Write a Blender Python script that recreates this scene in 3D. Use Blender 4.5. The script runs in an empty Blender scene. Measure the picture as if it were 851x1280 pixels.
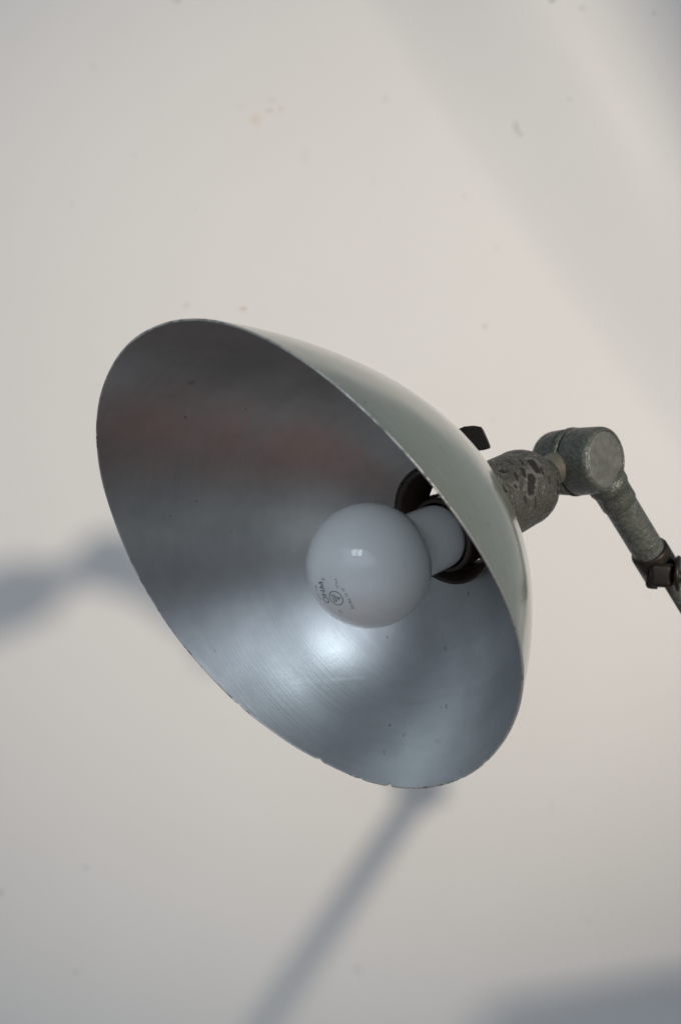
import bpy, bmesh, math, random
from mathutils import Vector, Matrix
from mathutils.bvhtree import BVHTree
random.seed(4)
C = bpy.context.scene.collection
SC = bpy.context.scene
PI = math.pi
Z0 = 1.2
# Measurements are in millimetres: x right, y up, z towards the room; W() turns them into world metres.
def W(p):
    return Vector((p[0] / 1000, -p[2] / 1000, Z0 + p[1] / 1000))

# ------------------------------------------------------------------ camera
cam = bpy.data.cameras.new("camera")
cam.sensor_fit = 'VERTICAL'; cam.sensor_height = 23.6; cam.sensor_width = 15.7; cam.lens = 49.97
cam.clip_start = 0.01; cam.clip_end = 60
cam.dof.use_dof = True; cam.dof.focus_distance = 1.0; cam.dof.aperture_fstop = 9
co = bpy.data.objects.new("camera", cam); C.objects.link(co)
co.location = W((0, 0, 1030)); co.rotation_euler = (PI / 2, 0, 0)
SC.camera = co
SC.view_settings.view_transform = 'Standard'; SC.view_settings.look = 'None'
SC.view_settings.exposure = 0.0; SC.view_settings.gamma = 1

# ------------------------------------------------------------------ room light seen in the metal: ambient surroundings
wd = bpy.data.worlds.new("World"); SC.world = wd; wd.use_nodes = True
nt = wd.node_tree; bgn = nt.nodes['Background']
tc = nt.nodes.new('ShaderNodeTexCoord'); sp = nt.nodes.new('ShaderNodeSeparateXYZ')
nt.links.new(tc.outputs['Generated'], sp.inputs[0])
mr = nt.nodes.new('ShaderNodeMapRange'); mr.inputs[1].default_value = -1; mr.inputs[2].default_value = 1
nt.links.new(sp.outputs['Z'], mr.inputs[0])
rp = nt.nodes.new('ShaderNodeValToRGB'); nt.links.new(mr.outputs[0], rp.inputs[0])
el = rp.color_ramp.elements
el[0].position = 0.0; el[0].color = (0.145, 0.080, 0.067, 1)
el[1].position = 1.0; el[1].color = (0.17, 0.20, 0.235, 1)
for p_, c_ in ((0.05, (0.115, 0.082, 0.076, 1)), (0.11, (0.12, 0.13, 0.14, 1)), (0.22, (0.32, 0.35, 0.38, 1)), (0.32, (0.11, 0.115, 0.13, 1)),
               (0.46, (0.13, 0.14, 0.16, 1)), (0.54, (0.62, 0.70, 0.82, 1)), (0.72, (0.72, 0.81, 0.94, 1)), (0.765, (0.17, 0.20, 0.235, 1))):
    e_ = el.new(p_); e_.color = c_
# the room is brighter on the window side (left)
mx = nt.nodes.new('ShaderNodeMapRange'); mx.inputs[1].default_value = -1; mx.inputs[2].default_value = 1
nt.links.new(sp.outputs['X'], mx.inputs[0])
rx = nt.nodes.new('ShaderNodeValToRGB'); nt.links.new(mx.outputs[0], rx.inputs[0]); ex_ = rx.color_ramp.elements
ex_[0].position = 0.0; ex_[0].color = (.2, .2, .2, 1); ex_[1].position = 1.0; ex_[1].color = (.5, .5, .5, 1)
for p_, c_ in ((0.10, .24), (0.19, .95), (0.30, 1.0), (0.5, .88), (0.68, .55)):
    e_ = ex_.new(p_); e_.color = (c_, c_, c_, 1)
m3 = nt.nodes.new('ShaderNodeMath'); m3.operation = 'MULTIPLY'; m3.inputs[1].default_value = 1.35; nt.links.new(rx.outputs[0], m3.inputs[0])
nt.links.new(rp.outputs[0], bgn.inputs[0]); nt.links.new(m3.outputs[0], bgn.inputs[1])

# ------------------------------------------------------------------ lamps
def aim(o, target):
    d = W(target) - o.location
    o.rotation_euler = d.to_track_quat('-Z', 'Y').to_euler()
# warm light from the right: a shaded lamp across the room (casts the defined shadows)
ld = bpy.data.lights.new("room_spot", 'SPOT'); ld.energy = 270; ld.color = (1.0, 0.88, 0.735)
ld.shadow_soft_size = 0.085; ld.spot_size = math.radians(21); ld.spot_blend = 1.0
lo = bpy.data.objects.new("room_spot", ld); C.objects.link(lo)
lo.location = W((1700, 366, 2200)); aim(lo, (65, 75, -470))
# cool daylight from a two-pane window behind the camera, upper left
for dx, w_ in ((-225, 0.40), (215, 0.36)):
    ad = bpy.data.lights.new("window_light", 'AREA'); ad.shape = 'RECTANGLE'; ad.size = w_ * 0.68; ad.size_y = 0.34
    ad.energy = 1.15; ad.color = (0.78, 0.91, 1.0)
    ao = bpy.data.objects.new("window_light", ad); C.objects.link(ao)
    ao.location = W((-608 + dx * 0.62, 680, 1460 + dx * 0.27)); aim(ao, (0 + dx * .5, 0, 0))

ad = bpy.data.lights.new("small_window_light", 'AREA'); ad.shape = 'RECTANGLE'; ad.size = 0.10; ad.size_y = 0.075; ad.energy = 0.10; ad.color = (0.85, 0.93, 1.0)
ao = bpy.data.objects.new("small_window_light", ad); C.objects.link(ao); ao.location = W((240, 660, 1640)); aim(ao, (0, 0, 0))
# ------------------------------------------------------------------ material helpers
def mat(name):
    m = bpy.data.materials.new(name); m.use_nodes = True
    return m, m.node_tree, m.node_tree.nodes['Principled BSDF']
def N(nt, t, **kw):
    n = nt.nodes.new(t)
    for k, v in kw.items():
        if k.startswith('i_'):
            n.inputs[int(k[2:]) if k[2:].isdigit() else k[2:]].default_value = v
        else: setattr(n, k, v)
    return n
def noise(nt, vec, scale, detail=4, rough=0.55):
    n = N(nt, 'ShaderNodeTexNoise'); n.inputs['Scale'].default_value = scale
    n.inputs['Detail'].default_value = detail; n.inputs['Roughness'].default_value = rough
    nt.links.new(vec, n.inputs['Vector']); return n.outputs[0]
def ramp(nt, fac, stops):
    r = N(nt, 'ShaderNodeValToRGB'); nt.links.new(fac, r.inputs[0]); e = r.color_ramp.elements
    e[0].position, e[0].color = stops[0][0], stops[0][1]; e[1].position, e[1].color = stops[-1][0], stops[-1][1]
    for p, c in stops[1:-1]:
        q = e.new(p); q.color = c
    return r.outputs[0]
def g(v): return (v, v, v, 1)
def mix(nt, fac, a, b, typ='MIX'):
    n = N(nt, 'ShaderNodeMix', data_type='RGBA', blend_type=typ)
    for s, x in ((0, fac), (6, a), (7, b)):
        if hasattr(x, 'is_linked'): nt.links.new(x, n.inputs[s])
        else: n.inputs[s].default_value = x
    return n.outputs[2]
def math_(nt, op, a, b=0.0, clamp=False):
    n = N(nt, 'ShaderNodeMath', operation=op, use_clamp=clamp)
    for s, x in ((0, a), (1, b)):
        if hasattr(x, 'is_linked'): nt.links.new(x, n.inputs[s])
        else: n.inputs[s].default_value = x
    return n.outputs[0]
def bump(nt, h, strength, dist, bs):
    b = N(nt, 'ShaderNodeBump'); b.inputs['Strength'].default_value = strength; b.inputs['Distance'].default_value = dist
    nt.links.new(h, b.inputs['Height']); nt.links.new(b.outputs[0], bs.inputs['Normal']); return b
def objco(nt): return N(nt, 'ShaderNodeTexCoord').outputs['Object']
def mapped(nt, vec, sc):
    m = N(nt, 'ShaderNodeMapping'); m.inputs['Scale'].default_value = sc; nt.links.new(vec, m.inputs[0]); return m.outputs[0]

# wall: warm white paint with small marks
WZ = -470.0
def wall_px(u, v):
    k = (1030 - WZ) / 2710.5
    return ((u - 425.5) * k, (640 - v) * k)
def wall_mat():
    m, nt, bs = mat('painted_wall')
    oc = objco(nt)
    col = mix(nt, ramp(nt, noise(nt, oc, 5, 5), [(0.35, g(0)), (0.7, g(1))]), (0.715, 0.695, 0.665, 1), (0.735, 0.72, 0.695, 1))
    sx = N(nt, 'ShaderNodeSeparateXYZ'); nt.links.new(oc, sx.inputs[0])
    wob = N(nt, 'ShaderNodeTexNoise'); wob.inputs['Scale'].default_value = 260; nt.links.new(oc, wob.inputs[0])
    wob2 = noise(nt, oc, 90, 6, 0.7)
    marks = [ # u, v, radius x, radius y, strength, colour
        (320, 150, 9, 8, .30, (0.60, 0.46, 0.28, 1)), (337, 138, 5, 4, .35, (0.50, 0.38, 0.26, 1)), (352, 136, 6, 5, .28, (0.58, 0.42, 0.32, 1)),
        (340, 126, 6, 4, .22, (0.46, 0.42, 0.36, 1)), (300, 132, 10, 3, .14, (0.50, 0.47, 0.42, 1)), (382, 194, 7, 12, .16, (0.58, 0.48, 0.42, 1)),
        (645, 158, 5, 9, .42, (0.38, 0.37, 0.35, 1)), (650, 168, 5, 5, .36, (0.40, 0.38, 0.36, 1)),
        (482, 124, 4, 7, .26, (0.52, 0.40, 0.33, 1)), (305, 386, 5, 4, .50, (0.46, 0.33, 0.22, 1)), (233, 382, 6, 6, .32, (0.45, 0.43, 0.40, 1)),
        (712, 124, 5, 5, .28, (0.42, 0.40, 0.37, 1)), (690, 1, 6, 4, .55, (0.28, 0.28, 0.28, 1)), (727, 10, 5, 5, .30, (0.42, 0.40, 0.38, 1)),
        (818, 17, 4, 4, .35, (0.35, 0.36, 0.38, 1)), (222, 1, 6, 4, .40, (0.38, 0.36, 0.34, 1)), (605, 408, 4, 4, .34, (0.50, 0.36, 0.26, 1)),
        (108, 1084, 6, 5, .28, (0.40, 0.40, 0.41, 1)), (447, 1212, 8, 9, .20, (0.45, 0.43, 0.40, 1)), (2, 1116, 5, 6, .34, (0.38, 0.38, 0.40, 1)),
        (690, 1008, 4, 11, .14, (0.50, 0.48, 0.44, 1)), (735, 1152, 6, 5, .16, (0.45, 0.43, 0.40, 1)), (620, 310, 7, 5, .14, (0.55, 0.47, 0.38, 1)),
        (580, 245, 5, 6, .14, (0.56, 0.45, 0.35, 1)), (117, 82, 5, 8, .18, (0.48, 0.48, 0.47, 1)), (168, 194, 4, 4, .18, (0.46, 0.45, 0.43, 1)),
        (90, 255, 3, 8, .18, (0.46, 0.45, 0.43, 1)), (466, 226, 4, 7, .13, (0.5, 0.48, 0.44, 1)), (245, 262, 3, 3, .22, (0.45, 0.42, 0.38, 1)),
        (808, 745, 5, 4, .12, (0.55, 0.45, 0.38, 1)), (615, 525, 6, 5, .14, (0.55, 0.48, 0.40, 1)), (95, 1215, 5, 5, .2, (0.42, 0.42, 0.43, 1))]
    for u, v, rx, ry, st, c in marks:
        x, y = wall_px(u, v); k = 0.00055
        dx = math_(nt, 'MULTIPLY', math_(nt, 'SUBTRACT', sx.outputs['X'], x / 1000), 1 / (rx * k))
        dz = math_(nt, 'MULTIPLY', math_(nt, 'SUBTRACT', sx.outputs['Z'], y / 1000), 1 / (ry * k))
        d = math_(nt, 'SQRT', math_(nt, 'ADD', math_(nt, 'MULTIPLY', dx, dx), math_(nt, 'MULTIPLY', dz, dz)))
        d = math_(nt, 'ADD', d, math_(nt, 'MULTIPLY', math_(nt, 'SUBTRACT', wob2, 0.5), 2.2))
        f = math_(nt, 'MULTIPLY', math_(nt, 'SUBTRACT', 1.25, d, True), st * 0.85, True)
        col = mix(nt, f, col, c)
    nt.links.new(col, bs.inputs['Base Color'])
    bs.inputs['Roughness'].default_value = 0.55; bs.inputs['Specular IOR Level'].default_value = 0.25
    h = math_(nt, 'ADD', noise(nt, oc, 60, 5), math_(nt, 'MULTIPLY', noise(nt, oc, 6, 2), 2.0))
    bump(nt, h, 0.10, 0.002, bs)
    return m
def enamel_mat():
    m, nt, bs = mat('sage_enamel'); oc = objco(nt)
    base = mix(nt, noise(nt, oc, 18, 4), (0.195, 0.226, 0.160, 1), (0.235, 0.260, 0.185, 1))
    # fine yellowed grime and small scratches
    scr = N(nt, 'ShaderNodeTexNoise'); scr.inputs['Scale'].default_value = 40; scr.inputs['Detail'].default_value = 8
    nt.links.new(mapped(nt, oc, (0.4, 4.0, 1.2)), scr.inputs[0])
    base = mix(nt, ramp(nt, scr.outputs[0], [(0.60, g(0)), (0.66, g(0.35))]), base, (0.15, 0.155, 0.12, 1))
    vo = N(nt, 'ShaderNodeTexVoronoi'); vo.inputs['Scale'].default_value = 75; nt.links.new(oc, vo.inputs[0])
    chip = ramp(nt, math_(nt, 'ADD', vo.outputs['Distance'], math_(nt, 'MULTIPLY', noise(nt, oc, 400, 3), 0.10)), [(0.095, g(1)), (0.11, g(0))])
    keep = ramp(nt, noise(nt, oc, 30, 2), [(0.52, g(0)), (0.56, g(1))])
    chipf = math_(nt, 'MULTIPLY', chip, keep)
    base = mix(nt, chipf, base, (0.05, 0.045, 0.04, 1))
    nt.links.new(base, bs.inputs['Base Color'])
    bs.inputs['Roughness'].default_value = 0.34; bs.inputs['Coat Weight'].default_value = 1.0; bs.inputs['Coat Roughness'].default_value = 0.13
    bump(nt, math_(nt, 'ADD', noise(nt, oc, 30, 2), math_(nt, 'MULTIPLY', noise(nt, oc, 350, 2), 0.06)), 0.20, 0.0015, bs)
    return m
def reflector_mat():
    m, nt, bs = mat('spun_aluminium'); oc = objco(nt)
    uv = N(nt, 'ShaderNodeTexCoord').outputs['UV']
    ring = noise(nt, mapped(nt, uv, (3, 260, 1)), 1.0, 4, 0.6)      # spinning lines round the axis
    ring2 = noise(nt, mapped(nt, uv, (14, 40, 1)), 1.0, 5, 0.6)
    cloud = noise(nt, oc, 14, 5, 0.6)
    fine = noise(nt, oc, 900, 2)
    base = mix(nt, ramp(nt, cloud, [(0.36, g(0)), (0.64, g(1))]), (0.60, 0.61, 0.60, 1), (0.44, 0.455, 0.455, 1))
    base = mix(nt, math_(nt, 'MULTIPLY', ramp(nt, ring2, [(0.42, g(0)), (0.70, g(1))]), 0.16), base, (0.70, 0.70, 0.68, 1))
    # dark flecks
    vo = N(nt, 'ShaderNodeTexVoronoi'); vo.inputs['Scale'].default_value = 60; nt.links.new(oc, vo.inputs[0])
    fl = ramp(nt, math_(nt, 'ADD', vo.outputs['Distance'], math_(nt, 'MULTIPLY', noise(nt, oc, 500, 3), 0.09)), [(0.085, g(1)), (0.105, g(0))])
    fl = math_(nt, 'MULTIPLY', fl, ramp(nt, noise(nt, oc, 22, 2), [(0.50, g(0)), (0.58, g(0.8))]))
    base = mix(nt, fl, base, (0.09, 0.09, 0.10, 1))
    nt.links.new(base, bs.inputs['Base Color'])
    bs.inputs['Metallic'].default_value = 1.0
    r = math_(nt, 'ADD', math_(nt, 'MULTIPLY', cloud, 0.14), 0.22)
    r = math_(nt, 'ADD', r, math_(nt, 'MULTIPLY', ring, 0.10))
    nt.links.new(r, bs.inputs['Roughness'])
    h = math_(nt, 'ADD', math_(nt, 'MULTIPLY', ring, 0.42), math_(nt, 'ADD', math_(nt, 'MULTIPLY', noise(nt, oc, 16, 3), 3.0), math_(nt, 'MULTIPLY', fine, 0.12)))
    bump(nt, h, 0.22, 0.0006, bs)
    return m
def edge_mat():
    m, nt, bs = mat('worn_rim_edge'); oc = objco(nt)
    f = ramp(nt, noise(nt, oc, 190, 5, 0.7), [(0.36, g(0)), (0.50, g(1))])
    d = ramp(nt, noise(nt, oc, 60, 4, 0.7), [(0.61, g(0)), (0.70, g(1))])
    base = mix(nt, f, (0.20, 0.21, 0.19, 1), (0.72, 0.70, 0.64, 1)); base = mix(nt, d, base, (0.12, 0.105, 0.09, 1))
    nt.links.new(base, bs.inputs['Base Color']); nt.links.new(math_(nt, 'MULTIPLY', f, 0.8), bs.inputs['Metallic'])
    bs.inputs['Roughness'].default_value = 0.38
    bump(nt, noise(nt, oc, 500, 3), 0.4, 0.0004, bs); return m
def hammer_mat(name, lo_, hi_, rough=0.42, patches=False, scale=420):
    m, nt, bs = mat(name); oc = objco(nt)
    vo = N(nt, 'ShaderNodeTexVoronoi', feature='SMOOTH_F1'); vo.inputs['Scale'].default_value = scale
    dv = N(nt, 'ShaderNodeVectorMath', operation='ADD'); nz = N(nt, 'ShaderNodeTexNoise'); nz.inputs['Scale'].default_value = 300
    sc = N(nt, 'ShaderNodeVectorMath', operation='SCALE'); sc.inputs['Scale'].default_value = 0.004
    nt.links.new(oc, nz.inputs[0]); nt.links.new(nz.outputs[1], sc.inputs[0]); nt.links.new(oc, dv.inputs[0]); nt.links.new(sc.outputs[0], dv.inputs[1])
    nt.links.new(dv.outputs[0], vo.inputs[0])
    cells = ramp(nt, vo.outputs['Distance'], [(0.15, g(0)), (0.65, g(1))])
    base = mix(nt, cells, hi_, lo_)
    base = mix(nt, ramp(nt, noise(nt, oc, 90, 5, 0.7), [(0.45, g(0)), (0.75, g(0.7))]), base, (lo_[0] * .55, lo_[1] * .55, lo_[2] * .52, 1))
    h = math_(nt, 'ADD', math_(nt, 'MULTIPLY', cells, -1.0), math_(nt, 'MULTIPLY', noise(nt, oc, 1200, 3), 0.4))
    rr = math_(nt, 'ADD', math_(nt, 'MULTIPLY', cells, 0.18), rough)
    if patches:
        pn = noise(nt, oc, 105, 3, 0.55)
        pf = ramp(nt, pn, [(0.605, g(0)), (0.62, g(1))])
        base = mix(nt, pf, base, (0.026, 0.022, 0.019, 1))
        edge = ramp(nt, pn, [(0.57, g(0)), (0.595, g(1)), (0.605, g(1)), (0.62, g(0))])
        base = mix(nt, math_(nt, 'MULTIPLY', edge, 0.5), base, (0.26, 0.255, 0.235, 1))
        sp_ = ramp(nt, noise(nt, oc, 900, 4, 0.8), [(0.57, g(0)), (0.68, g(0.6))])
        base = mix(nt, sp_, base, (0.36, 0.36, 0.33, 1))
        h = math_(nt, 'SUBTRACT', h, math_(nt, 'MULTIPLY', pf, 1.5))
    nt.links.new(base, bs.inputs['Base Color']); nt.links.new(rr, bs.inputs['Roughness'])
    bs.inputs['Metallic'].default_value = 0.35
    bump(nt, h, 0.45, 0.0006, bs); return m
def plain_mat(name, c, rough=0.4, metal=0.0, var=0.25, sc=150, coat=0):
    m, nt, bs = mat(name); oc = objco(nt)
    nt.links.new(mix(nt, noise(nt, oc, sc, 5, 0.7), tuple(x * (1 - var) for x in c[:3]) + (1,), tuple(x * (1 + var) for x in c[:3]) + (1,)), bs.inputs['Base Color'])
    nt.links.new(math_(nt, 'ADD', math_(nt, 'MULTIPLY', noise(nt, oc, sc * 2, 3), 0.2), rough - 0.1), bs.inputs['Roughness'])
    bs.inputs['Metallic'].default_value = metal; bs.inputs['Coat Weight'].default_value = coat
    bump(nt, noise(nt, oc, sc * 4, 3), 0.15, 0.0004, bs); return m
def bulb_mat():
    m, nt, bs = mat('opal_glass'); oc = objco(nt)
    nt.links.new(mix(nt, noise(nt, oc, 30, 3), (0.86, 0.885, 0.87, 1), (0.89, 0.91, 0.89, 1)), bs.inputs['Base Color'])
    bs.inputs['Roughness'].default_value = 0.30; bs.inputs['Coat Weight'].default_value = 1.0; bs.inputs['Coat Roughness'].default_value = 0.015
    bs.inputs['Coat IOR'].default_value = 1.6; bs.inputs['Specular IOR Level'].default_value = 0.05
    bs.inputs['Subsurface Weight'].default_value = 0.6; bs.inputs['Subsurface Radius'].default_value = (0.02, 0.02, 0.02)
    bs.inputs['Subsurface Scale'].default_value = 1.0
    return m
M_wall = wall_mat(); M_enamel = enamel_mat(); M_refl = reflector_mat(); M_edge = edge_mat()
M_house = hammer_mat('chipped_hammer_paint', (0.062, 0.061, 0.051, 1), (0.110, 0.108, 0.090, 1), 0.42, True, 620)
M_joint = hammer_mat('hammered_grey_paint', (0.082, 0.090, 0.076, 1), (0.130, 0.140, 0.120, 1), 0.34, False, 620)
M_arm = hammer_mat('hammered_grey_green_paint', (0.095, 0.104, 0.091, 1), (0.165, 0.176, 0.157, 1), 0.34, False, 480)
M_capf = hammer_mat('grey_cap_paint', (0.135, 0.140, 0.125, 1), (0.185, 0.190, 0.172, 1), 0.45, False, 300)
M_brown = plain_mat('brown_lacquer', (0.060, 0.041, 0.031), 0.33, 0.2, 0.3, 120)
M_black = plain_mat('black_bakelite', (0.004, 0.0038, 0.0038), 0.5, 0, 0.3, 200, 0)
M_black.node_tree.nodes['Principled BSDF'].inputs['Specular IOR Level'].default_value = 0.12
M_dark = plain_mat('dark_oxidised_steel', (0.036, 0.029, 0.023), 0.42, 0.7, 0.35, 200)
M_bright = plain_mat('nickel_steel', (0.42, 0.38, 0.33), 0.3, 0.9, 0.3, 200)
M_stub = plain_mat('dull_plated_stub', (0.15, 0.147, 0.115), 0.45, 0.4, 0.5, 260)
M_glass = bulb_mat()
M_print = plain_mat('faded_black_ink', (0.22, 0.245, 0.245), 0.5, 0, 0.4, 500)

# ------------------------------------------------------------------ mesh helpers
ROOT = None
def link(name, verts, faces, m, parent=None, smooth=True, uvs=None, mods=()):
    """verts in mm; object origin at the centroid; parented without scale or rotation"""
    n = len(verts); c = Vector((sum(v[0] for v in verts) / n, sum(v[1] for v in verts) / n, sum(v[2] for v in verts) / n))
    cw = W(c)
    me = bpy.data.meshes.new(name); me.from_pydata([tuple(W(v) - cw) for v in verts], [], faces); me.validate(); me.update()
    if smooth: me.polygons.foreach_set('use_smooth', [True] * len(me.polygons))
    if uvs:
        ul = me.uv_layers.new(name='UVMap')
        for l in me.loops: ul.data[l.index].uv = uvs[l.vertex_index]
    if m: me.materials.append(m)
    o = bpy.data.objects.new(name, me); C.objects.link(o)
    o['wc'] = tuple(cw)
    if parent is not None:
        o.parent = parent; o.location = cw - Vector(parent['wc'])
    else: o.location = cw
    return o
def fix_normals(o):
    bm = bmesh.new(); bm.from_mesh(o.data); bmesh.ops.recalc_face_normals(bm, faces=bm.faces); bm.to_mesh(o.data); bm.free(); return o
def bevel(o, w=0.5, seg=3, angle=30):
    b = o.modifiers.new('bevel', 'BEVEL'); b.width = w / 1000; b.segments = seg; b.limit_method = 'ANGLE'; b.angle_limit = math.radians(angle); return o
def frame(ax, ref=(0, 0, 1)):
    a = Vector(ax).normalized(); u = Vector(ref).cross(a)
    if u.length < 1e-4: u = Vector((0, 1, 0)).cross(a)
    u.normalize(); return a, u, a.cross(u)
def lathe(org, ax, prof, n=96, wob=0.0, seed=0):
    """prof: list of (t along axis, radius). Returns verts, faces"""
    a, u, v = frame(ax); org = Vector(org); vs, fs = [], []
    rnd = random.Random(seed); ph = [rnd.uniform(0, 6.28) for _ in range(6)]
    for t, r in prof:
        for k in range(n):
            q = 2 * PI * k / n
            rr = r * (1 + wob * (math.sin(3 * q + ph[0] + t * .2) + math.sin(5 * q + ph[1] - t * .13)) * .5)
            vs.append(org + a * t + (u * math.cos(q) + v * math.sin(q)) * rr)
    for i in range(len(prof) - 1):
        for k in range(n):
            k2 = (k + 1) % n
            fs.append((i * n + k, i * n + k2, (i + 1) * n + k2, (i + 1) * n + k))
    return vs, fs
def capped(org, ax, prof, n=96, wob=0, seed=0):
    vs, fs = lathe(org, ax, prof, n, wob, seed)
    a = Vector(ax).normalized(); org = Vector(org)
    for i, rev in ((0, True), (len(prof) - 1, False)):
        if prof[i][1] > 0.01:
            c = len(vs); vs.append(org + a * prof[i][0])
            for k in range(n):
                k2 = (k + 1) % n
                f = (c, i * n + k, i * n + k2); fs.append(f[::-1] if rev else f)
    return vs, fs
def smoothprof(pts, sub=4):
    out = []
    for i in range(len(pts) - 1):
        p0 = pts[max(i - 1, 0)]; p1 = pts[i]; p2 = pts[i + 1]; p3 = pts[min(i + 2, len(pts) - 1)]
        for k in range(sub):
            t = k / sub
            out.append(tuple(0.5 * ((2 * p1[j]) + (-p0[j] + p2[j]) * t + (2 * p0[j] - 5 * p1[j] + 4 * p2[j] - p3[j]) * t * t + (-p0[j] + 3 * p1[j] - 3 * p2[j] + p3[j]) * t ** 3) for j in (0, 1)))
    out.append(pts[-1]); return out
def arcprof(t0, r0, t1, r1, n=6):
    """quarter round from (t0,r0) to (t1,r1): leaves along the axis, ends inwards"""
    return [(t0 + (t1 - t0) * math.sin(PI / 2 * k / n), r1 + (r0 - r1) * math.cos(PI / 2 * k / n)) for k in range(n + 1)]

# ------------------------------------------------------------------ wall
wv = [(-2600, -1200, WZ), (2600, -1200, WZ), (2600, 1600, WZ), (-2600, 1600, WZ)]
me = bpy.data.meshes.new('wall')
me.from_pydata([(v[0] / 1000, 0, v[1] / 1000) for v in wv], [], [(0, 1, 2, 3)]); me.materials.append(M_wall)
wall = bpy.data.objects.new('wall', me); C.objects.link(wall); wall.location = W((0, 0, WZ)); wall['kind'] = 'structure'

# unseen slab added at the right to block light: its corner shades the bottom right of the wall
top = [(432, 84), (511, -8), (800, -8), (1000, 260), (520, 260)]
cvs = [(x, -197, z) for x, z in top] + [(x, -230, z) for x, z in top]
me = bpy.data.meshes.new('low_shade_blocker')
me.from_pydata([tuple(W(v)) for v in cvs], [], [(0, 1, 2, 3, 4), (9, 8, 7, 6, 5)] + [(i, (i + 1) % 5 + 0, (i + 1) % 5 + 5, i + 5) for i in range(5)])
M_blocker = plain_mat('blocker_brown', (0.10, 0.06, 0.035), 0.4, 0, 0.3, 20); me.materials.append(M_blocker)
st_ = bpy.data.objects.new('low_shade_blocker', me); C.objects.link(st_); st_['kind'] = 'structure'

# unseen folded sheet added between the spot and the wall: shades the top right corner
cpts = [(670, 600), (735, 420), (763, 350), (800, 253), (855, 120), (900, 0), (930, -130)]
cv_, cf_ = [], []; NC = 40
for (x0, y0) in cpts:
    for k in range(NC + 1):
        f_ = k / NC; cv_.append(tuple(W((x0 + (1160 - x0) * f_, y0, 500 + 16 * math.sin(f_ * 38)))))
for i in range(len(cpts) - 1):
    for k in range(NC):
        a0 = i * (NC + 1) + k; cf_.append((a0, a0 + 1, a0 + NC + 2, a0 + NC + 1))
me = bpy.data.meshes.new('corner_shade_blocker'); me.from_pydata(cv_, [], cf_); me.polygons.foreach_set('use_smooth', [True] * len(cf_))
me.materials.append(plain_mat('blocker_beige', (0.45, 0.42, 0.37), 0.9, 0, 0.1, 60))
cu = bpy.data.objects.new('corner_shade_blocker', me); C.objects.link(cu); cu['kind'] = 'structure'
cs = cu.modifiers.new('thickness', 'SOLIDIFY'); cs.thickness = 0.002

# unseen thin tube added to throw a faint slanting shade across the top right
cdv, cdf = [], []; P0, P3 = Vector((560, 486, 460)), Vector((815, 112, 460)); dd = (P3 - P0).normalized(); du = Vector((0, 0, 1)); dw = dd.cross(du)
for k in range(25):
    f_ = k / 24; c_ = P0.lerp(P3, f_) + dw * (4 * math.sin(f_ * 3.0))
    for j in range(12):
        a_ = 2 * PI * j / 12; cdv.append(tuple(W(c_ + (du * math.cos(a_) + dw * math.sin(a_)) * 4.0)))
for k in range(24):
    for j in range(12): cdf.append((k * 12 + j, k * 12 + (j + 1) % 12, (k + 1) * 12 + (j + 1) % 12, (k + 1) * 12 + j))
me = bpy.data.meshes.new('thin_shade_blocker'); me.from_pydata(cdv, [], cdf); me.materials.append(bpy.data.materials['blocker_beige'])
cc_ = bpy.data.objects.new('thin_shade_blocker', me); C.objects.link(cc_); cc_['kind'] = 'structure'

# ------------------------------------------------------------------ lamp root (at the foot of the lower arm)
A = Vector((0.65841945, 0.31100182, -0.68539164))        # lamp axis, from the opening towards the joint
U = Vector((-0.42709785, 0.90420541, 0)); V = Vector((0.61973483, 0.29272929, 0.72817464))
H = Vector((48.836, -5.816, 0))                          # middle of the hole at the back of the shade
B = (Vector((.81, .085, .585)) - A * Vector((.81, .085, .585)).dot(A)).normalized()   # hinge axis
J = H + A * 102 + Vector((4.6, -0.3, 0))                                          # hinge centre
D = Vector((.577, -.817, 0)); D.z = -0.58; D.normalize()    # arm direction
S0 = J + B * 9.5                                         # arm starts here
L1 = 221.0
ELB = S0 + D * L1
E2 = Vector((-60, -200, 150)).normalized()
FOOT = ELB + E2 * 430
lamp = bpy.data.objects.new('desk_lamp', None); C.objects.link(lamp); lamp.location = W(FOOT); lamp['wc'] = tuple(W(FOOT))
lamp.empty_display_size = 0.03
lamp['label'] = 'old work lamp with pale green metal shade, white bulb and jointed hammered grey arm'
lamp['category'] = 'lamp'

# ------------------------------------------------------------------ shade
KS = [0, 12, 30, 55, 85, 120, 160, 210.]
R = [30.17114337, 48.12876302, 71.83924538, 93.02182787, 112.01404893, 129.42887158, 144.17005818, 162.56167499]
SL = []
for i in range(8):
    if i == 0: SL.append((R[1] - R[0]) / (KS[1] - KS[0]))
    elif i == 7: SL.append((R[7] - R[6]) / (KS[7] - KS[6]))
    else:
        h1, h2 = KS[i] - KS[i - 1], KS[i + 1] - KS[i]
        SL.append((h1 ** 2 * R[i + 1] + (h2 ** 2 - h1 ** 2) * R[i] - h2 ** 2 * R[i - 1]) / (h1 * h2 * (h1 + h2)))
def rad(s):
    i = 0
    while i < 6 and s > KS[i + 1]: i += 1
    h = KS[i + 1] - KS[i]; t = (s - KS[i]) / h
    return R[i] * (2 * t ** 3 - 3 * t * t + 1) + h * SL[i] * (t ** 3 - 2 * t * t + t) + R[i + 1] * (-2 * t ** 3 + 3 * t * t) + h * SL[i + 1] * (t ** 3 - t * t)
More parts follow.
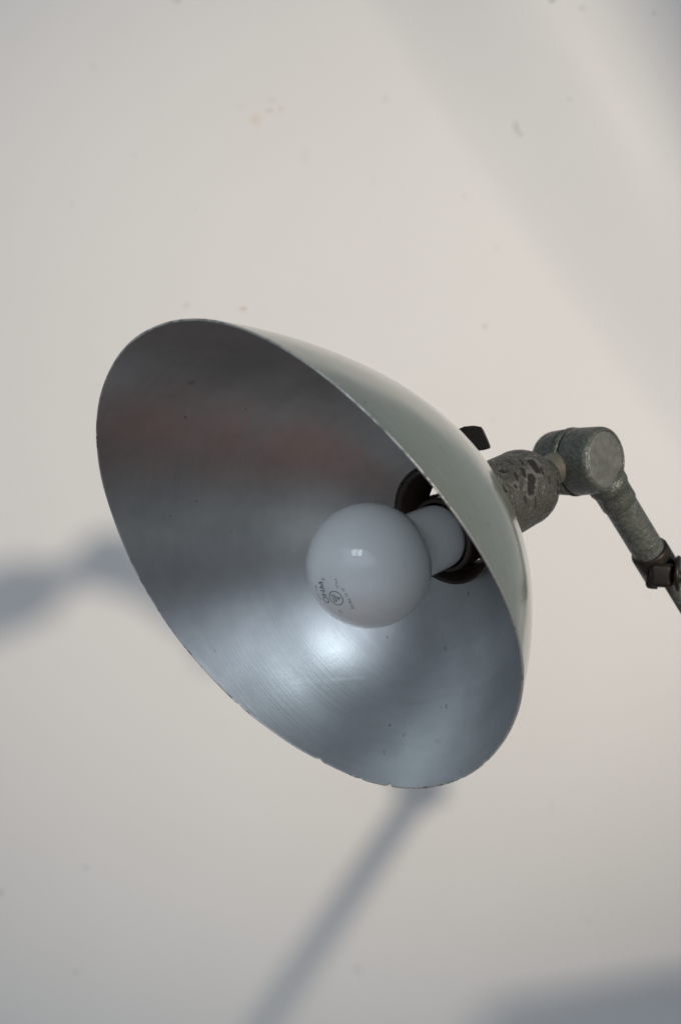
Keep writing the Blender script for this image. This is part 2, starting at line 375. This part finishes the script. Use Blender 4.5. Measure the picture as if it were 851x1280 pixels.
def rim_s(q):
    c, s_ = math.cos(q), math.sin(q); s = 98.64
    ex = -2.90043707 * math.cos(2 * q) + 3.59152332 * math.sin(2 * q) - 2.30231313 * math.cos(3 * q) - 1.67919661 * math.sin(3 * q) + 0.76265384 * math.cos(4 * q) - 0.77447182 * math.sin(4 * q)
    for _ in range(40):
        s = .5 * s + .5 * min(max(98.63979 + rad(s) * (0.24392604 * c + 0.14442136 * s_) + ex, 1), 215)
    # slight waviness and nicks of a hand-trimmed edge
    return s + 0.10 * math.sin(9 * q + 1) + 0.06 * math.sin(17 * q + 2.3)
NA, NT = 512, 90
def shade_pt(q, s, off):
    ds = 0.05; r = rad(s); dr = (rad(s + ds) - r) / ds
    nl = math.sqrt(1 + dr * dr)
    rr = r - off * 1 / nl; ss = s + off * dr / nl            # off > 0 goes inwards
    return H - A * ss + (U * math.cos(q) + V * math.sin(q)) * rr
TH = 0.9
NICK = {}
def build_sheet(off):
    vs, uv = [], []
    for k in range(NA):
        q = 2 * PI * k / NA; sr = RS[k]
        for j in range(NT + 1):
            s = sr * (j / NT) ** 1.25
            vs.append(shade_pt(q, s, off)); uv.append((math.cos(q) * 0.5 + 0.5, s / 160.0))
    return vs, uv
RS = [rim_s(2 * PI * k / NA) for k in range(NA)]
# small dents along the rim
def nick(px, py, depth, wid):
    best = min(range(NA), key=lambda k: (lambda P: (425.5 + 2710.5 * P.x / (1030 - P.z) - px) ** 2 + (640 - 2710.5 * P.y / (1030 - P.z) - py) ** 2)(shade_pt(2 * PI * k / NA, RS[k], 0)))
    for d in range(-4, 5):
        RS[(best + d) % NA] -= 1.0 * depth * math.exp(-(d / wid) ** 2)
for a_ in ((487, 984, 1.5, 0.8), (398, 954, 0.8, .9), (606, 953, 0.7, 1.0), (576, 974, 0.5, .8), (654, 835, 0.8, 1.2), (300, 880, .5, .8), (450, 973, .5, .9), (514, 987, .4, 1), (190, 412, .3, 1)):
    nick(*a_)
def sheet_faces(flip):
    fs = []; w = NT + 1
    for k in range(NA):
        k2 = (k + 1) % NA
        for j in range(NT):
            f = (k * w + j, k2 * w + j, k2 * w + j + 1, k * w + j + 1); fs.append(f[::-1] if flip else f)
    return fs
vo_, uo = build_sheet(0.0)
fo = sheet_faces(False)
# shoulder behind the hole, closing in on the lamp holder
base_i = len(vo_)
sh = [(1.0, 30.4), (3.5, 29.6), (6.0, 27.0), (7.2, 24.5)]
for t, r in sh:
    for k in range(NA):
        q = 2 * PI * k / NA; vo_.append(H + A * t + (U * math.cos(q) + V * math.sin(q)) * r); uo.append((0.5, 0))
for k in range(NA):
    k2 = (k + 1) % NA; w = NT + 1
    fo.append((k * w, k2 * w, base_i + k2, base_i + k))
    for i in range(len(sh) - 1):
        fo.append((base_i + i * NA + k, base_i + i * NA + k2, base_i + (i + 1) * NA + k2, base_i + (i + 1) * NA + k))
shade = fix_normals(link('lamp_shade', vo_, fo, M_enamel, lamp, uvs=uo))
vi_, ui = build_sheet(TH)
refl = link('reflector', vi_, sheet_faces(True), M_refl, shade, uvs=ui)
# rim edge: a thin tube-like lip bridging both sheets
rv, rf = [], []; NS = 10
for k in range(NA):
    q = 2 * PI * k / NA
    po, pi_ = shade_pt(q, RS[k], 0), shade_pt(q, RS[k], TH)
    cen = (po + pi_) / 2; x = (po - pi_).normalized()
    pb = shade_pt(q, RS[k] - 2, TH / 2); y = (cen - pb).normalized()
    rr = 0.50 + 0.05 * math.sin(23 * q) * math.sin(7 * q + 1) + random.uniform(-.02, .02)
    for j in range(NS):
        w_ = 2 * PI * j / NS; rv.append(cen + x * math.cos(w_) * rr + y * math.sin(w_) * rr * 0.85)
for k in range(NA):
    k2 = (k + 1) % NA
    for j in range(NS):
        j2 = (j + 1) % NS; rf.append((k * NS + j, k * NS + j2, k2 * NS + j2, k2 * NS + j))
rim = fix_normals(link('rim_edge', rv, rf, M_edge, shade))

# single marks and painted reflection streaks on the inside of the shade: found by following the line of sight onto the sheet
def on_reflector(px, py):
    d = Vector(((px - 425.5) / 2710.5, (640 - py) / 2710.5, -1)); o = Vector((0, 0, 1030)); prev = None; t = 880
    while t < 1150:
        P = o + d * t; w = P - H; s_ = -w.dot(A)
        sc_ = min(max(s_, 0.1), 209); dr = (rad(sc_ + .05) - rad(sc_)) / .05; f = (w + A * s_).length - rad(sc_) + TH * math.sqrt(1 + dr * dr)
        if prev is not None and prev < 0 <= f and s_ > 0: hitp = P
        prev = f; t += .25
    return hitp
def on_outside(px, py):
    d = Vector(((px - 425.5) / 2710.5, (640 - py) / 2710.5, -1)); o = Vector((0, 0, 1030)); prev = None; t = 850
    while t < 1150:
        P = o + d * t; w = P - H; s_ = min(max(-w.dot(A), 0.1), 209)
        f = (w + A * -w.dot(A)).length - rad(s_)
        if prev is not None and f < prev and abs(f) < 0.35: return P
        if prev is not None and prev > 0 >= f: return P
        prev = f; t += .25
    return on_reflector(px, py)
def add_marks(m, ob, finder, marks):
    nt = m.node_tree; bs = nt.nodes['Principled BSDF']; oc = objco(nt)
    col = bs.inputs['Base Color'].links[0].from_socket; pass
    wob = N(nt, 'ShaderNodeTexNoise'); wob.inputs['Scale'].default_value = 450; nt.links.new(oc, wob.inputs[0])
    for (px, py, px2, py2, rr, st, c) in marks:
        p, q = finder(px, py), finder(px2, py2)
        a = W(p) - ob.matrix_world.translation - AOFF; b = W(q) - ob.matrix_world.translation - AOFF
        ab = b - a; L2 = max(ab.length_squared, 1e-12)
        v = N(nt, 'ShaderNodeVectorMath', operation='SUBTRACT'); nt.links.new(oc, v.inputs[0]); v.inputs[1].default_value = a
        dt = N(nt, 'ShaderNodeVectorMath', operation='DOT_PRODUCT'); nt.links.new(v.outputs[0], dt.inputs[0]); dt.inputs[1].default_value = ab
        tt = math_(nt, 'MULTIPLY', dt.outputs['Value'], 1 / L2, False); tt = math_(nt, 'MAXIMUM', tt, 0.0); tt = math_(nt, 'MINIMUM', tt, 1.0)
        sc = N(nt, 'ShaderNodeVectorMath', operation='SCALE'); sc.inputs[0].default_value = ab; nt.links.new(tt, sc.inputs['Scale'])
        v2 = N(nt, 'ShaderNodeVectorMath', operation='SUBTRACT'); nt.links.new(v.outputs[0], v2.inputs[0]); nt.links.new(sc.outputs[0], v2.inputs[1])
        ln = N(nt, 'ShaderNodeVectorMath', operation='LENGTH'); nt.links.new(v2.outputs[0], ln.inputs[0])
        d = math_(nt, 'ADD', math_(nt, 'MULTIPLY', ln.outputs['Value'], 1000 / rr), math_(nt, 'MULTIPLY', math_(nt, 'SUBTRACT', wob.outputs[0], .5), 1.6))
        f = math_(nt, 'MULTIPLY', math_(nt, 'SUBTRACT', 1.5, d, True), st, True)
        col = mix(nt, f, col, c)
    nt.links.new(col, bs.inputs['Base Color'])
AOFF = Vector((0, 0, 0))
bpy.context.view_layer.update()
DK = (0.07, 0.07, 0.075, 1)
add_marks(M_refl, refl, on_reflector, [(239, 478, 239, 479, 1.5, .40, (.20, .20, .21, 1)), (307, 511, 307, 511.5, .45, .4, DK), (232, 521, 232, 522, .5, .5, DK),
    (557, 881, 558, 885, .5, .5, DK), (551, 883, 551.5, 886, .4, .3, DK), (505, 917, 504, 921, .45, .35, DK), (480, 938, 481, 943, .4, .35, DK), (545, 926, 549, 927, .9, .15, DK),
    (576, 963, 577, 966, .35, .4, DK), (484, 796, 484, 797, .4, .6, DK), (556, 810, 556.5, 812, .8, .35, DK), (585, 741, 585, 743, .7, .4, DK), (394, 692, 395, 693, .35, .4, DK),
    (268, 812, 270, 814, .5, .3, DK), (510, 880, 530, 879, .5, .12, DK), (213, 645, 213.6, 645, .45, .4, DK),
    (365, 853, 430, 849, 1.1, .13, (.85, .86, .86, 1)), (415, 849, 455, 847, .9, .18, (.88, .89, .88, 1)), (400, 832, 440, 830, 1.2, .10, (.85, .86, .86, 1)),  # pale streaks: window-edge reflection painted into the metal's colour
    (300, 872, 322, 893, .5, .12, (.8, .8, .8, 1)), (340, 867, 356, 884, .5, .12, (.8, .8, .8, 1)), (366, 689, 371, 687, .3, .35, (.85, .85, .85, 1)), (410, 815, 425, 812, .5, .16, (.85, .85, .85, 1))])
CH = (0.035, 0.03, 0.026, 1); LT = (0.46, 0.45, 0.39, 1)
add_marks(M_enamel, shade, on_outside, [(388, 450, 398, 456, .35, .7, CH), (394, 454, 408, 471, .22, .6, CH), (402, 447, 410, 452, .22, .5, CH), (456, 500, 457, 503, .5, .8, CH), (420, 462, 424, 478, .2, .45, CH),
    (559, 539, 561, 540, .45, .8, CH), (611, 654, 611.5, 657, .5, .7, CH), (420, 479, 421, 481, .6, .8, LT), (389, 455, 391, 457, .5, .7, LT), (545, 582, 560, 604, .45, .35, LT), (470, 515, 520, 560, .35, .25, LT),
    (596, 672, 601, 682, .4, .5, LT), (643, 779, 645, 782, .6, .7, LT), (652, 828, 653, 838, .9, .8, CH), (500, 535, 503, 541, .25, .4, CH), (570, 580, 572, 582, .35, .5, CH), (630, 700, 634, 712, .25, .3, CH),
    (480, 490, 530, 525, 2.2, .10, (.22, .20, .13, 1)), (588, 640, 612, 690, 2.6, .10, (.22, .20, .13, 1)), (520, 552, 545, 580, 1.8, .12, (.24, .21, .13, 1))])

# ------------------------------------------------------------------ housing behind the shade, with vent slots
n = 120
prof = [(-0.6, 29.4), (1.5, 28.2), (4, 26.2), (7, 24.6), (10, 23.8), (13, 23.2), (15, 23.0), (18, 22.7), (21, 21.8), (22, 21.5), (24, 21.2), (26, 20.8), (28, 20.5), (30, 20.3), (38, 19.9), (46, 19.7), (58, 19.3)]
prof += [(58 + 16 * math.sin(PI / 2 * k / 9), 10.2 + 9.3 * math.cos(PI / 2 * k / 9)) for k in range(1, 9)] + [(75.5, 10.6), (78, 9.6), (81, 9.0)]
hv, hf = lathe(H + Vector((0.6, -1.2, 0)), A, prof, n, 0.004, 3)
a_, u_, v_ = frame(A)
def azim(e):
    e = Vector(e); e = e - A * e.dot(A); return math.atan2(e.dot(v_), e.dot(u_)) % (2 * PI)
slots = [azim((-16.9, 14.2, -10.4)), azim((9.8, 12.2, 15.4))]
d_ = (slots[1] - slots[0] + PI) % (2 * PI) - PI
slots.append((slots[0] - (2 * PI - abs(d_)) / 2 * (1 if d_ > 0 else -1)) % (2 * PI))
def in_slot(i, k):
    t = (prof[i][0] + prof[i + 1][0]) / 2
    q = 2 * PI * (k + .5) / n
    return any(abs((q - s + PI) % (2 * PI) - PI) < wd_ and a_t < t < b_t for s, wd_, a_t, b_t in zip(slots, (0.17, 0.20, 0.17), (14, 22.5, 14), (21, 28.5, 21)))
hf = [f for idx, f in enumerate(hf) if not in_slot(idx // n, idx % n)]
housing = fix_normals(link('socket_housing', hv, hf, M_house, lamp))
HB = BVHTree.FromPolygons([tuple(v) for v in hv], hf)
def on_housing(px, py):
    return HB.ray_cast(Vector((0, 0, 1030)), Vector(((px - 425.5) / 2710.5, (640 - py) / 2710.5, -1)).normalized())[0] or H
bpy.context.view_layer.update()
BR = (0.026, 0.021, 0.018, 1); GR = (0.17, 0.17, 0.15, 1)
add_marks(M_house, housing, on_housing, [(664, 576, 672, 588, 2.6, 1.3, GR), (664, 594, 663, 616, 2.9, 1.2, GR), (664, 578, 671, 587, 1.9, 2.2, BR), (664, 597, 663, 614, 2.1, 2.2, BR), (652, 586, 655, 594, 1.0, 1.6, BR),
    (644, 592, 646, 598, .8, 1.4, BR), (650, 575, 653, 580, .7, 1.3, BR), (676, 585, 678, 592, .7, 1.2, BR), (686, 596, 687, 604, .6, 1.5, CH), (636, 576, 640, 580, .8, .8, BR), (655, 622, 657, 628, .9, .9, BR), (633, 588, 636, 590, .7, .9, BR), (668, 622, 669, 634, .8, .6, BR)])
sm = housing.modifiers.new('thickness', 'SOLIDIFY'); sm.thickness = 0.0012; sm.offset = -1
M_in = M_brown; housing.data.materials.append(M_in); sm.material_offset = 1; sm.material_offset_rim = 0
# socket the bulb screws into
CB = Vector((13.05, -24.6, 35))                         # bulb globe centre
NB = H + A * 6 + Vector((0.5, -5.0, 0))
BA = (NB - CB).normalized()
sk = [(46, 17.6), (46.0, 19.6), (47.0, 20.0), (48.5, 19.8), (50, 19.0), (60, 18.6), (92, 18.6), (92, 3)]
skv, skf = lathe(CB, BA, [(49.5, 16.2), (49.3, 17.4), (50, 18.0), (52, 18.2), (54, 17.6), (62, 17.4), (86, 17.2), (88, 2)], 96)
skv2, skf2 = lathe(CB, BA, [(49.5, 16.2), (56, 16.0), (80, 16.0)], 96)
off = len(skv); skv += skv2; skf += [tuple(i + off for i in f) for f in skf2]
holder = fix_normals(link('bulb_socket', skv, skf, M_brown, lamp))

# ------------------------------------------------------------------ bulb
RB = 29.0
bp = [(-RB * math.cos(PI * k / 60), RB * math.sin(PI * k / 60)) for k in range(0, 44)]
tl, rl = bp[-1]
bp += smoothprof([(tl, rl), (tl + 3.0, 17.6), (tl + 7, 16.2), (tl + 13, 15.9), (42, 15.7), (49, 15.2), (53, 13.0)], 5)[1:]
bp[0] = (-RB, 0.02)
gv, gf = capped(CB, BA, bp, 128)
bulb = fix_normals(link('light_bulb', gv, gf, M_glass, lamp))
cap_p = [(50, 12.9)]
for k in range(14):
    cap_p += [(52 + k * 1.7, 13.4), (52.85 + k * 1.7, 12.6)]
cap_p += [(77, 8), (80, 3)]
cv, cf = capped(CB + BA * 2, BA, cap_p, 64)
fix_normals(link('screw_cap', cv, cf, M_bright, bulb))
# printed stamp on the glass
n0 = Vector((-.52, -.49, .70)).normalized()
T_ = (Vector((0, 1, 0)) - n0 * n0.y).normalized(); T_ = (T_ + 0.10 * Vector((-1, 0, 0))).normalized(); T_ = (T_ - n0 * T_.dot(n0)).normalized()
U_ = n0.cross(T_); U_ = -U_ if U_.x > 0 else U_          # letter tops point to the left
def to_sphere(t, u, lift=0.05):
    rho = math.hypot(t, u)
    if rho < 1e-6: return CB + n0 * (RB + lift)
    d = (T_ * t + U_ * u) / rho; w = rho / RB
    return CB + (n0 * math.cos(w) + d * math.sin(w)) * (RB + lift)
sv, sf = [], []
def stamp_poly(pts):
    b = len(sv); sv.extend(to_sphere(*p) for p in pts); sf.append(tuple(range(b, b + len(pts))))
def stroke(p, q, w, seg=4):
    d = Vector((q[0] - p[0], q[1] - p[1])); nn = Vector((-d.y, d.x)).normalized() * w / 2
    for i in range(seg):
        a = (p[0] + d.x * i / seg, p[1] + d.y * i / seg); b = (p[0] + d.x * (i + 1) / seg, p[1] + d.y * (i + 1) / seg)
        stamp_poly([(a[0] + nn.x, a[1] + nn.y), (b[0] + nn.x, b[1] + nn.y), (b[0] - nn.x, b[1] - nn.y), (a[0] - nn.x, a[1] - nn.y)])
def ring_(ct, cu, rt, ru, w, a0=0, a1=360):
    k = 32
    for i in range(k):
        p, q = math.radians(a0 + (a1 - a0) * i / k), math.radians(a0 + (a1 - a0) * (i + 1) / k)
        stamp_poly([(ct + (rt + w / 2) * math.cos(p), cu + (ru + w / 2) * math.sin(p)), (ct + (rt + w / 2) * math.cos(q), cu + (ru + w / 2) * math.sin(q)),
                    (ct + (rt - w / 2) * math.cos(q), cu + (ru - w / 2) * math.sin(q)), (ct + (rt - w / 2) * math.cos(p), cu + (ru - w / 2) * math.sin(p))])
# circled mark
ring_(0, 0, 3.6, 3.6, .45)
stroke((-1.9, 1.6), (1.9, 1.6), .42); stroke((-1.9, .5), (1.9, .5), .42); stroke((0, .5), (0, -2.3), .42)
stroke((-2.0, 2.3), (0, -2.6), .34); stroke((2.0, 2.3), (0, -2.6), .34)
# OHM
ou, oh = 5.0, 3.4
TS = 2.3
ring_(-3.2 + TS, ou + oh / 2, 1.5, oh / 2, .62)
stroke((-.7 + TS, ou), (-.7 + TS, ou + oh), .62); stroke((1.5 + TS, ou), (1.5 + TS, ou + oh), .62); stroke((-.7 + TS, ou + oh / 2), (1.5 + TS, ou + oh / 2), .6)
for p, q in (((2.7, ou), (2.9, ou + oh)), ((2.9, ou + oh), (4.1, ou + .3)), ((4.1, ou + .3), (5.3, ou + oh)), ((5.3, ou + oh), (5.6, ou))):
    stroke((p[0] + TS, p[1]), (q[0] + TS, q[1]), .6)
# small rating lines, too worn to read: only short strokes
rs = random.Random(9)
def worn_line(t0, t1, u0, h, curve=0):
    t = t0
    while t < t1:
        w = rs.uniform(.35, .8); uu = u0 + curve * ((t - (t0 + t1) / 2) ** 2)
        k = rs.random()
        if k < .85:
            stroke((t, uu), (t, uu + h), .26, 1)
            if k < .5: stroke((t, uu + h * rs.choice((0, .5, 1))), (t + w, uu + h * rs.choice((0, .5, 1))), .24, 1)
        t += w + .38
worn_line(-1.5, 5.5, 11.0, 1.2); worn_line(9.2, 12.0, 3.4, 2.2); worn_line(-6.5, 1.8, -7.0, 1.4, 0.02); worn_line(3.2, 5, -6.2, 1.3)
worn_line(-8.2, -5.8, .5, 1.6); worn_line(5.2, 9.5, -3.6, 1.1, 0.03)
print_o = link('printed_stamp', sv, sf, M_print, bulb, smooth=False)

# ------------------------------------------------------------------ switch key at the top of the housing
ZK = -22.0
def at(px, py, z): k = (1030 - z) / 2710.5; return Vector(((px - 425.5) * k, (640 - py) * k, z))
key2 = [(566, 541), (573, 536), (580, 533), (591, 532), (600, 533.5), (603, 538), (608, 549), (611.5, 558), (611, 560.5), (604, 562.5), (596, 563.5), (588, 565), (578, 556)]
kv = [at(x, y, ZK + 4.5) for x, y in key2] + [at(x + 1.5, y, ZK - 4.5) for x, y in key2]
m_ = len(key2)
kf = [tuple(range(m_))[::-1], tuple(range(m_, 2 * m_))] + [(i, (i + 1) % m_, m_ + (i + 1) % m_, m_ + i) for i in range(m_)]
key = bevel(fix_normals(link('switch_key', kv, kf, M_black, lamp, smooth=False)), 0.4, 2)
kb = at(592, 562, ZK); kt = H + A * 24 + (kb - H - A * (kb - H).dot(A)).normalized() * 18
stv, stf = capped(kb + (kb - kt).normalized() * 3, (kt - kb), [(0, 2.6), ((kt - kb).length + 3, 2.6)], 24)
fix_normals(link('switch_stem', stv, stf, M_black, key))

# ------------------------------------------------------------------ hinge joint
stub_v, stub_f = capped(H, A, smoothprof([(70, 11.0), (74, 10.6), (77, 8.2), (80, 7.6), (86, 7.8), (90, 8.2), (97, 8.2)], 3), 64)
fix_normals(link('pivot_stub', stub_v, stub_f, M_stub, lamp))
jp = [(-21.5, 9.5), (-21.0, 11.0)] + [(-21.0 + 8.0 * (1 - math.cos(PI / 2 * k / 9)), 11.0 + 5.4 * math.sin(PI / 2 * k / 9)) for k in range(1, 10)]
jp += [(-8.0, 16.8), (-5.6, 16.9), (-5.0, 16.2), (-4.4, 16.2), (-3.9, 17.3), (-3.2, 17.6), (-2.2, 17.6), (-1.6, 17.1), (-1.3, 16.0), (-1.1, 14.6)]
jv, jf = capped(J, B, jp, 96, 0.004, 5)
jb = fix_normals(link('hinge_joint', jv, jf, M_joint, lamp))
jp2 = [(-1.1, 14.2), (-0.8, 16.2), (-0.2, 17.0), (0.8, 17.2), (13.8, 16.9), (15.6, 16.7), (16.8, 16.2), (17.5, 15.3), (17.5, 14.8), (16.7, 14.4)]
jv, jf = lathe(J, B, jp2, 96, 0.004, 6)
front = fix_normals(link('hinge_knuckle', jv, jf, M_joint, jb))
fcp = [(16.2, 14.6), (17.0, 14.4), (17.4, 13.8), (17.5, 12)] + [(17.5, r) for r in (9, 6, 3)] + [(17.5, 0.03)]
fv, ff = lathe(J, B, fcp, 96, 0, 7)
cap = fix_normals(link('hinge_end_cap', fv, ff, M_capf, jb))

# ------------------------------------------------------------------ arm
sl = [(11, 10.6), (17.5, 10.6), (18.6, 10.2), (19, 9.6), (24, 9.5), (29.5, 9.45), (30.3, 9.0)]
sv_, sf_ = capped(S0, D, sl, 64, 0.006, 8)
fix_normals(link('arm_sleeve', sv_, sf_, M_joint, lamp))
def px_of(P): return (425.5 + 2710.5 * P.x / (1030 - P.z), 640 - 2710.5 * P.y / (1030 - P.z))
ARM_END = 66.0
av, af = capped(S0, D, [(20, 8.7), (30, 8.65), (45, 8.6), (ARM_END, 8.6), (82, 8.6)], 64, 0.004, 9)
arm = fix_normals(link('upper_arm', av, af, M_arm, lamp))
iv, if_ = capped(S0 + Vector((1.6, 1.1, 0)), D, [(78, 4.9), (L1, 5.5)], 48)
inner = fix_normals(link('inner_rod', iv, if_, M_arm, arm))
# clamp band with its lug and bolt
cv, cf = lathe(S0, D, [(65, 8.4), (65, 9.8), (66, 10.2), (80, 10.2), (81, 9.7), (81, 6.5)], 64)
clamp = fix_normals(link('arm_clamp', cv, cf, M_dark, lamp))
cc = S0 + D * 76
def box(c, ax, ex, ey, ez):
    c = Vector(c); a, u, v = ax
    vs = [c + a * (sx * ex) + u * (sy * ey) + v * (sz * ez) for sx in (-1, 1) for sy in (-1, 1) for sz in (-1, 1)]
    return vs, [(0, 1, 3, 2), (4, 6, 7, 5), (0, 4, 5, 1), (2, 3, 7, 6), (0, 2, 6, 4), (1, 5, 7, 3)]
BX = Vector((1, -0.03, 0.25)).normalized()               # bolt axis
BY = Vector((0, 1, 0)); BY = (BY - BX * BY.dot(BX)).normalized(); BZ = BX.cross(BY)
lc = at(827, 719, cc.z + 9)
lv, lf = box(lc, (BX, BY, BZ), 6.0, 6.2, 6.2)
lug = bevel(fix_normals(link('clamp_lug', lv, lf, M_dark, clamp)), 2.6, 5)
bv, bf = capped(lc - BX * 8.3 - BY * 2.8, BX, [(0, 2.6), (0.4, 3.6), (1.2, 4.3), (3, 4.6), (6, 4.6)], 32)
fix_normals(link('bolt_head', bv, bf, M_dark, clamp))
wv_, wf_ = capped(lc + BX * 7.0 + BY * 1.0, BX, [(0, 8.6), (0.3, 9.3), (1.2, 9.6), (2.1, 9.2), (2.5, 8.4), (2.6, 5)], 48)
fix_normals(link('wing_washer', wv_, wf_, M_dark, clamp))
bv, bf = capped(lc + BX * 8.6 - BY * 0.5, BX, [(0, 3.4), (3.6, 3.4), (4.0, 2.8), (6, 2.6), (9, 2.6)], 24)
fix_normals(link('clamp_screw', bv, bf, M_bright, clamp))
# elbow and lower arm (beyond the frame: they throw the lower shadow on the wall)
ev, ef = capped(ELB - B * 12, B, [(0, 8), (1.5, 11), (4, 12.5), (20, 12.5), (22.5, 11), (24, 8)], 48)
fix_normals(link('elbow_joint', ev, ef, M_joint, lamp))
lv, lf = capped(ELB, E2, [(0, 7.2), (430, 7.2)], 48)
fix_normals(link('lower_arm', lv, lf, M_arm, lamp))

for o in list(bpy.data.objects):
    if 'wc' in o: del o['wc']
